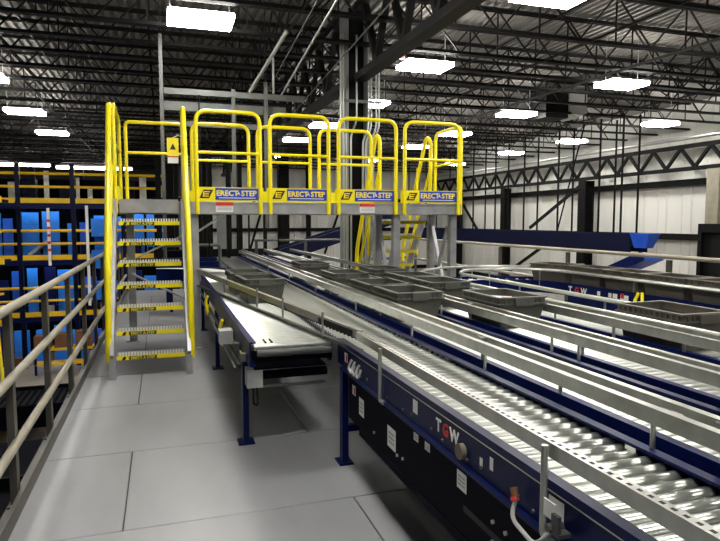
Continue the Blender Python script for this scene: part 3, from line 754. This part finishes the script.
# ================================================================== TOTES
def tote_meshes(m):
    LX, LY, H = .40, .56, .23; T = .034
    b = MB()
    def ring(sx, sy, z): return [(-sx/2,-sy/2,z),(sx/2,-sy/2,z),(sx/2,sy/2,z),(-sx/2,sy/2,z)]
    o0 = ring(LX-.09, LY-.09, 0); o1 = ring(LX-.03, LY-.03, H-.05); i1 = ring(LX-.045, LY-.045, H-.05); i0 = ring(LX-.10, LY-.10, .008)
    vs = o0+o1+i1+i0
    fs = [(3,2,1,0), (12,13,14,15)]
    for a in range(3):
        for j in range(4): fs.append((a*4+j, a*4+(j+1) % 4, a*4+4+(j+1) % 4, a*4+4+j))
    body = b.add(vs, fs).mesh('body', False)
    r = MB()
    for z0, z1, e in ((H-.055, H-.045, .0), (H-.012, H, .0)):
        r.mm((-LX/2, -LY/2, z0), (LX/2, -LY/2+T, z1)); r.mm((-LX/2, LY/2-T, z0), (LX/2, LY/2, z1))
        r.mm((-LX/2, -LY/2+T, z0), (-LX/2+T, LY/2-T, z1)); r.mm((LX/2-T, -LY/2+T, z0), (LX/2, LY/2-T, z1))
    q = .012
    r.mm((-LX/2+q, -LY/2+q, H-.045), (LX/2-q, -LY/2+T-.004, H-.012)); r.mm((-LX/2+q, LY/2-T+.004, H-.045), (LX/2-q, LY/2-q, H-.012))
    r.mm((-LX/2+q, -LY/2+T, H-.045), (-LX/2+T-.004, LY/2-T, H-.012)); r.mm((LX/2-T+.004, -LY/2+T, H-.045), (LX/2-q, LY/2-T, H-.012))
    rim = r.mesh('rim', False)
    rb = MB()
    for k in range(12):
        y = -LY/2+.04+k*(LY-.08)/11
        for x in (-LX/2+.001, LX/2-.012): rb.mm((x, y-.004, H-.045), (x+.011, y+.004, H-.012))
    for k in range(8):
        x = -LX/2+.05+k*(LX-.1)/7
        for y in (-LY/2+.001, LY/2-.012): rb.mm((x-.004, y, H-.045), (x+.004, y+.011, H-.012))
    ribs = rb.mesh('rim_ribs', False)
    h = MB().mm((-.07, -.012, H-.062), (.07, .010, H-.006)).mesh('handle', False)
    for me in (body, rim, ribs, h): me.materials.append(M[m])
    return body, rim, ribs, h
TM = {'tote': tote_meshes('tote'), 'tote_b': tote_meshes('tote_b')}
RTOP = RZ + RR + .001
def tote(x, y, label, group, m='tote', z=RTOP, rz=0.0):
    t = thing('tote', label, 'tote', (x, y, z), group); t.rotation_euler = (0, 0, rz)
    body, rim, ribs, h = TM[m]
    for nm, me, loc in (('body', body, (0,0,0)), ('rim', rim, (0,0,0)), ('rim_ribs', ribs, (0,0,0)), ('handle', h, (0,-.28,0)), ('handle', h, (0,.282,0))):
        o = bpy.data.objects.new(nm, me); COL.objects.link(o); o.parent = t; o.location = loc
        if nm == 'rim_ribs': stuff(o)
G = 'grey totes on the conveyors'
tote(.91, 5.95, 'nearer grey tote on the bright spur, behind its diagonal rail', G, rz=.05)
tote(.87, 6.66, 'farther grey tote on the bright spur, behind its twin', G, rz=.03)
tote(1.878, 4.52, 'nearest grey tote on the second conveyor', G)
tote(1.878, 5.16, 'second grey tote from the near end of the second conveyor', G)
tote(1.878, 6.30, 'third grey tote on the second conveyor, below the platform', G)
tote(1.878, 7.9, 'farthest grey tote on the second conveyor, by the column foot', G)
tote(2.462, 4.02, 'nearest grey tote on the third conveyor, holding papers', G)
tote(2.462, 5.15, 'second grey tote on the third conveyor, before the platform legs', G)
tote(2.462, 5.80, 'third grey tote on the third conveyor, under the platform end', G)
tote(2.462, 6.7, 'farthest grey tote on the third conveyor', G)
tote(3.08, 3.02, 'large grey tote at right on the loop conveyor near side', G, 'tote_b')
tote(3.08, 2.15, 'grey tote on the loop conveyor cut by the right edge', G, 'tote_b')
row = (('leftmost', 6.60), ('second', 5.95), ('third', 5.36), ('fourth', 4.77), ('fifth', 4.18), ('rightmost', 3.59))
for l, y in row:
    tote(4.92 - (.09 if y > 6.3 else 0), y, l + ' brown-grey tote in the row on the far loop side', 'totes on the far side of the loop', 'tote_b', rz=.32 if y > 6.3 else 0)
pp = thing('paper_stack', 'white papers with a red mark inside the nearest third-conveyor tote', 'paper', (2.46, 4.1, RTOP+.009))
obj('sheet', MB().bar((2.36, 4.0, RTOP+.12), (2.52, 4.17, RTOP+.185), .2, .006), 'white', pp); obj('sheet', MB().bar((2.40, 4.0, RTOP+.10), (2.56, 4.17, RTOP+.165), .2, .006), 'white', pp)
obj('red_mark', MB().box((2.545, 4.12, RTOP+.175), (.05, .05, .02)), 'red', pp)
obj('base_pad', MB().mm((2.36, 3.9, RTOP+.009), (2.56, 4.25, RTOP+.10)), 'white', pp)

# ================================================================== RIGHT RAILING
t = thing('guard_railing', 'beige pipe guard railing beyond the loop conveyor at right', 'railing', (5.75, 1.5, 0))
for z in (1.09, .62): obj('rail', MB().tube([(5.72, 1.2, z), (5.72, 13.9, z)], .026, 10), 'rail_beige', t)
for k in range(7): inst('post', pmesh, t, (5.75, 1.9 + 1.9*k, 0))
t = thing('end_railing', 'grey pipe railing across the far end of the mezzanine', 'railing', (3.5, 13.85, 0))
for z in (1.07, .6): obj('rail', MB().tube([(2.0, 13.85, z), (5.6, 13.85, z)], .026, 10), 'galv_dull', t)
for k in range(4): inst('post', pmesh, t, (2.05+1.15*k, 13.88, 0), (0, 0, PI/2))

# ================================================================== SUSPENDED CONVEYOR (right)
t = thing('hanging_conveyor', 'long navy conveyor hung on rods along the white right wall', 'conveyor', (12, 13, .8))
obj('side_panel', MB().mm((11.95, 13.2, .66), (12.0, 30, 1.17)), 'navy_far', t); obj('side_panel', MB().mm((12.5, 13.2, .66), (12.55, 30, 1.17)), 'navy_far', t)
obj('bed', MB().mm((12.0, 13.2, .8), (12.5, 30, .86)), 'navy_dark', t)
b = MB(); b.add([(11.92, 12.5, 1.19), (12.3, 12.5, 1.19), (12.3, 13.2, 1.19), (11.92, 13.2, 1.19), (12.0, 12.7, .80), (12.25, 12.7, .80), (12.25, 13.1, .80), (12.0, 13.1, .80)],
                [(4,5,6,7)[::-1], (0,1,5,4), (1,2,6,5), (2,3,7,6), (3,0,4,7), (0,3,2,1)]); obj('end_chute', b, 'blue', t)
for y in (13.6, 14.5, 16.4, 18.3, 20.2, 21.9, 24.0, 26.5, 28.6):
    for x in (11.97, 12.52): obj('hanger_rod', MB().tube([(x, y, 1.17), (x, y, 4.4)], .03, 6), 'darksteel', t)
obj('hanger_rod', MB().tube([(11.97, 16.4, 1.17), (11.97, 15.2, 4.4)], .025, 6), 'darksteel', t); obj('hanger_rod', MB().tube([(11.97, 26.5, 1.17), (11.97, 25.4, 4.4)], .025, 6), 'darksteel', t)
obj('hanger_rod', MB().tube([(11.97, 22.9, 1.17), (11.97, 23.6, 4.4)], .025, 6), 'darksteel', t)
t = thing('inclined_chute', 'bright blue inclined chute below the end of the hanging conveyor', 'chute', (11, 11.5, .4))
obj('chute_bed', MB().bar((11.5, 13.1, .15), (11.5, 11.9, .62), .6, .16), 'blue', t); obj('chute_side', MB().bar((11.18, 13.1, .2), (11.18, 11.9, .67), .04, .24), 'navy', t)
obj('support', MB().mm((11.45, 12.4, GZ), (11.55, 12.5, .3)), 'navy', t)
t = thing('drive_tower', 'dark machinery tower beyond the railing at the right edge', 'machine', (12, 9.9, GZ))
obj('tower_frame', MB().mm((11.9, 10.2, GZ), (12.0, 10.3, 1.25)).mm((12.8, 10.2, GZ), (12.9, 10.3, 1.25)).mm((11.9, 10.9, GZ), (12.0, 11.0, 1.25)).mm((12.8, 10.9, GZ), (12.9, 11.0, 1.25)), 'darksteel', t)
obj('tower_body', MB().mm((12.05, 10.25, -1.5), (12.75, 10.95, 1.25)), 'black', t); obj('tower_head', MB().mm((11.9, 10.2, 1.25), (12.9, 11.0, 1.45)), 'darksteel', t)
# blue incline behind column
t = thing('inclined_conveyor', 'navy inclined conveyor rising behind the grey column', 'conveyor', (4, 16, .3))
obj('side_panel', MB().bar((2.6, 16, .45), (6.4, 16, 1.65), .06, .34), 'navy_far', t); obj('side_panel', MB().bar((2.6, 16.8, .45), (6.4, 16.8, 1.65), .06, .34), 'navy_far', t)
obj('belt', MB().bar((2.6, 16.4, .50), (6.4, 16.4, 1.70), .7, .04), 'black', t)
for x in (3.2, 5.8): obj('support', MB().mm((x, 16.1, GZ), (x+.1, 16.2, .5 + (x-2.6)*.31)), 'darksteel', t)

# ================================================================== DARK UPRIGHTS behind the conveyors
ups = [(-.05, 14.6, .12), (.35, 15.4, .1), (.75, 14.8, .16), (1.15, 15.6, .14), (1.5, 14.6, .08), (1.85, 15.2, .10), (2.5, 15.4, .08), (1.0, 17.5, .3), (.2, 17.0, .25)]
t = thing('dark_rack', 'dark steel rack of uprights behind the far conveyor ends', 'rack', (1.5, 15, GZ))
for x, y, wd in ups: obj('upright', MB().mm((x-wd/2, y-.06, GZ), (x+wd/2, y+.06, 3.1)), 'darksteel', t)
for z in (1.9, 3.0): obj('beam', MB().mm((-.2, 14.45, z), (2.6, 14.53, z+.14)), 'darksteel', t)
obj('beam', MB().mm((-.2, 15.75, .6), (2.6, 15.8, .8)), 'darksteel', t)
for x in (.55, 1.65): obj('panel', MB().mm((x-.14, 17.8, -.5), (x+.14, 17.86, 2.2)), 'colsteel', t)

# ================================================================== HANGING STEEL FRAME above the stairs
t = thing('cable_support', 'grey strut-channel cable support hanging behind the yellow stairs', 'support', (0, 10, 1.7))
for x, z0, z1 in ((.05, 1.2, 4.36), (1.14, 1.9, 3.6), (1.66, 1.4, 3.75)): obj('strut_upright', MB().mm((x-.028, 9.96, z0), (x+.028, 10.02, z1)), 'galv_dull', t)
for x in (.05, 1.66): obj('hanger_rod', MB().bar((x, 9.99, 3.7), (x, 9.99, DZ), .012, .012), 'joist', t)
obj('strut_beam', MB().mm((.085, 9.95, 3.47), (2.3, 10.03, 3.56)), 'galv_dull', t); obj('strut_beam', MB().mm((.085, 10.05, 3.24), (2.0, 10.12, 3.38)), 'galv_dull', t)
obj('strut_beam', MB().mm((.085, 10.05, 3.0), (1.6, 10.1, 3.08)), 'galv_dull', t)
for x in (.4, .75, 1.1, 1.4, 1.9): obj('hanging_cable', MB().tube([(x, 10.3, 1.0), (x, 10.3, 3.24)], .016, 6), 'darksteel', t)
obj('hanging_cable', MB().tube([(.62, 9.9, 1.2), (.60, 9.9, 3.47)], .014, 6), 'black', t)
t = thing('slotted_strut', 'light grey slotted strut sloping up beside the stairs light', 'strut', (1.4, 10, 3.6))
obj('arm', MB().bar((1.43, 10.2, 3.62), (1.80, 8.9, 4.26), .035, .05), 'galv', t); obj('drop', MB().mm((1.66, 9.35, 3.45), (1.69, 9.38, 3.98)), 'galv', t)
for i, (a, b_, r) in enumerate((((1.95, 10.2, 3.6), (2.05, 5.8, 4.3), .014), ((1.80, 10.6, 3.75), (1.88, 6.4, 4.3), .009), ((2.5, 12, 3.6), (2.6, 6.0, 4.1), .009))):
    tag(obj('ceiling_pipe', MB().tube([a, b_], r, 8), 'conduit' if i == 0 else 'galv_dull'), ('bright thin pipe rising to the top edge left of the girder', 'thinner dull pipe parallel to the bright pipe', 'thin dull pipe closest to the girder')[i], 'pipe')
tag(obj('sprinkler_pipe', MB().tube([(8.3, 6.5, 4.328), (8.0, 24, 4.328)], .026, 8), 'galv_dull'), 'long grey sprinkler pipe under the joists at right', 'pipe')
# hanging air unit
t = thing('air_unit', 'black and white air unit hanging among the roof joists', 'heater', (10.4, 14, 4.1))
obj('cabinet', MB().mm((9.7, 13.9, 4.25), (10.4, 14.7, 4.98)), 'black', t)
b = MB(); b.add([(10.4, 13.85, 4.95), (10.95, 13.85, 4.98), (10.95, 13.85, 4.40), (10.65, 13.85, 4.25), (10.4, 13.85, 4.45), (10.4, 14.5, 4.95), (10.95, 14.5, 4.98), (10.95, 14.5, 4.40), (10.65, 14.5, 4.25), (10.4, 14.5, 4.45)],
                [(0,1,2,3,4), (9,8,7,6,5), (0,5,6,1), (1,6,7,2), (2,7,8,3), (3,8,9,4), (4,9,5,0)]); obj('outlet_cowl', b, 'white', t)
for hx in (9.9, 10.3): obj('hanger', MB().bar((hx, 14.2, 4.98), (hx, 14.2, DZ), .03, .03), 'joist', t)
t = thing('alarm_beacon', 'small red alarm beacon beside the column light', 'beacon', (4.15, 10.2, 4.2))
obj('beacon_lens', MB().tube([(4.15, 10.3, 4.40), (4.15, 10.3, 4.48), (4.15, 10.3, 4.52)], .05, 10), 'red', t); obj('beacon_base', MB().tube([(4.15, 10.3, 4.52), (4.15, 10.3, 4.60)], .03, 8), 'joist', t); obj('beacon_rod', MB().bar((4.15, 10.3, 4.6), (4.15, 10.3, DZ), .012, .012), 'joist', t)

# ================================================================== LEFT PICK MODULE
MY = 26.0
t = thing('pick_module', 'tall navy multi-level rack with yellow railings at far left', 'rack', (-4, MY, GZ))
levels = (-2.10, .10, 2.28)
cols_x = [-8.4, -5.15, -3.25, -1.45, .35]
for x in cols_x:
    for y in (MY, MY+3.0): obj('upright', MB().mm((x-.08, y-.08, GZ), (x+.08, y+.08, 3.7)), 'navy_far', t)
for z in levels:
    obj('deck', MB().mm((-8.5, MY+.08, z-.12), (.45, MY+2.9, z-.02)), 'darksteel', t)
    for x0, x1 in zip(cols_x[:-1], cols_x[1:]):
        obj('toe_board', MB().mm((x0+.1, MY-.12, z-.09), (x1-.1, MY-.09, z+.10)), 'orange_yellow', t)
        obj('yellow_rail', MB().tube([(x0+.08, MY-.12, z+1.03), (x1-.08, MY-.12, z+1.03)], .055, 8), 'orange_yellow', t)
        obj('yellow_rail', MB().tube([(x0+.08, MY-.12, z+.53), (x1-.08, MY-.12, z+.53)], .05, 8), 'orange_yellow', t)
    obj('beam', MB().mm((-8.5, MY-.06, z-.30), (.45, MY+.06, z-.12)), 'navy', t)
    obj('added_fill_tube', MB().mm((-8.0, MY-.02+.12, z-.20), (.2, MY+.18, z-.15)), 'tube', t)  # glowing tube added under each deck to brighten the blue panels
random.seed(11)
for li, z in enumerate((GZ,)+levels):
    x = -8.2
    while x < .1:
        wd = random.uniform(.3, .75); r = random.random()
        if li == 3:
            if r < .6: obj('carton', MB().mm((x, MY+.6, z+.0), (x+wd*.7, MY+1.1, z+random.uniform(.6, 1.1))), random.choice(('boxgrey', 'navy', 'navy_far')), t)
            else: obj('white_board', MB().mm((x, MY+.6, z+.0), (x+wd*.4, MY+.65, z+random.uniform(.6, 1.2))), 'white', t)
            x += wd + .1
        else:
            zt = z + random.uniform(1.3, 1.85)
            obj('blue_panel', MB().mm((x, MY+.45, z+.0), (x+wd, MY+.55, zt)), random.choice(('blue', 'blue_light', 'blue_light', 'blue_light', 'navy')), t)
            if r < .45: obj('carton', MB().mm((x+.05, MY+.12, z), (x+wd*.8, MY+.44, z+random.uniform(.2, .5))), 'carton' if li == 0 else random.choice(('boxgrey', 'navy_far')), t)
            x += wd + random.uniform(.03, .3)
    obj('rear_screen', MB().mm((-8.5, MY+2.92, z), (.45, MY+2.96, z+(1.0 if li == 3 else 2.0))), 'navy_dark', t)
for x, z0, z1 in ((-4.1, -.2, 2.0), (-2.75, -1.8, 2.1)): obj('white_mast', MB().mm((x-.05, MY-.3, z0), (x+.05, MY-.22, z1)), 'white', t)
for k in range(5): obj('red_band', MB().mm((-4.155, MY-.31, .35+k*.28), (-4.045, MY-.215, .45+k*.28)), 'red', t)
for k in range(3): obj('blue_bin', MB().mm((-2.65+.02*k, MY-.28, -1.6+k*1.25), (-1.75, MY+.4, -.9+k*1.25)), 'blue_light', t)
obj('grey_ramp', MB().bar((-4.9, MY+.4, .2), (-4.2, MY+.4, .75), .6, .1), 'boxgrey', t)
# near-left yellow stair rails
t = thing('yellow_access_stair', 'yellow access stair rails at the left picture edge beyond the railing', 'railing', (-6.0, 24.5, GZ))
for z in (-2.1, .1, 2.28):
    obj('landing', MB().mm((-9.5, 24.2, z-.1), (-5.35, 25.4, z)), 'darksteel', t); obj('toe_board', MB().mm((-9.5, 24.14, z-.12), (-5.3, 24.18, z+.10)), 'orange_yellow', t)
    for dz in (.55, 1.0): obj('yellow_rail', MB().tube([(-9.5, 24.16, z+dz), (-5.75, 24.16, z+dz), (-5.45, 24.5, z+dz)], .045, 8), 'orange_yellow', t)
    obj('yellow_post', MB().tube([(-5.75, 24.16, z), (-5.75, 24.16, z+1.0)], .05, 8), 'orange_yellow', t)
for dx in (0, .25): obj('stair_rail', MB().tube([(-5.4-dx, 23.6, -4.1), (-5.55-dx, 23.9, -2.2), (-5.9-dx, 24.1, -1.1)], .05, 8), 'yellow', t)
obj('upright', MB().mm((-9.4, 24.3, GZ), (-9.2, 24.5, 2.3)), 'navy', t); obj('upright', MB().mm((-6.6, 25.1, GZ), (-6.45, 25.3, 2.3)), 'navy', t)
# bench with cartons in front of the module, ground level
t = thing('packing_bench', 'yellow-railed bench with brown cartons on the lower floor', 'bench', (-3.2, 25.0, GZ))
obj('bench_top', MB().mm((-4.6, 24.6, -3.3), (-2.0, 25.2, -3.2)), 'orange_yellow', t); obj('lower_shelf', MB().mm((-4.6, 24.6, -3.85), (-2.0, 25.2, -3.78)), 'orange_yellow', t)
for x in (-4.55, -2.05): obj('leg', MB().mm((x-.04, 24.6, GZ), (x+.04, 24.68, -3.3)), 'navy', t)
for i, x in enumerate((-4.3, -3.6, -2.9)): tag(obj('carton', MB().mm((x-.28, 24.62, -3.2), (x+.28, 25.1, -2.75+.06*i)), 'carton'), ('left', 'middle', 'right')[i]+' brown carton on the lower-floor bench', 'carton')
# low conveyor on the ground floor left
t = thing('ground_conveyor', 'dark conveyor on the lower floor below the left railing', 'conveyor', (-4, 18, GZ))
obj('side_panel', MB().mm((-9, 17.2, GZ+.35), (-2.2, 17.3, GZ+.95)), 'navy_dark', t); obj('side_panel', MB().mm((-9, 19.2, GZ+.35), (-2.2, 19.3, GZ+.95)), 'navy_dark', t)
obj('belt', MB().mm((-9, 17.3, GZ+.8), (-2.2, 19.2, GZ+.85)), 'black', t)
b = MB()
for k in range(40): b.tube([(-8.9+k*.168, 17.35, GZ+.87), (-8.9+k*.168, 19.15, GZ+.87)], .03, 6)
stuff(obj('roller_bed', b, 'navy_dark', t))
for x in (-8.5, -5.5, -2.6): obj('leg', MB().mm((x, 17.22, GZ), (x+.08, 17.28, GZ+.4)), 'navy_dark', t); obj('leg', MB().mm((x, 19.22, GZ), (x+.08, 19.28, GZ+.4)), 'navy_dark', t)
t = thing('ground_machine', 'low dark machinery below the near left railing', 'machine', (-3, 12, GZ))
obj('machine_bed', MB().mm((-6, 10.2, GZ+.3), (-1.6, 14.6, GZ+.9)), 'navy_dark', t); obj('machine_rail', MB().mm((-6, 12.0, GZ+.9), (-1.6, 12.1, GZ+1.1)), 'darksteel', t)
for x in (-5.8, -1.9):
    for y in (10.4, 14.3): obj('leg', MB().mm((x, y, GZ), (x+.12, y+.12, GZ+.3)), 'darksteel', t)
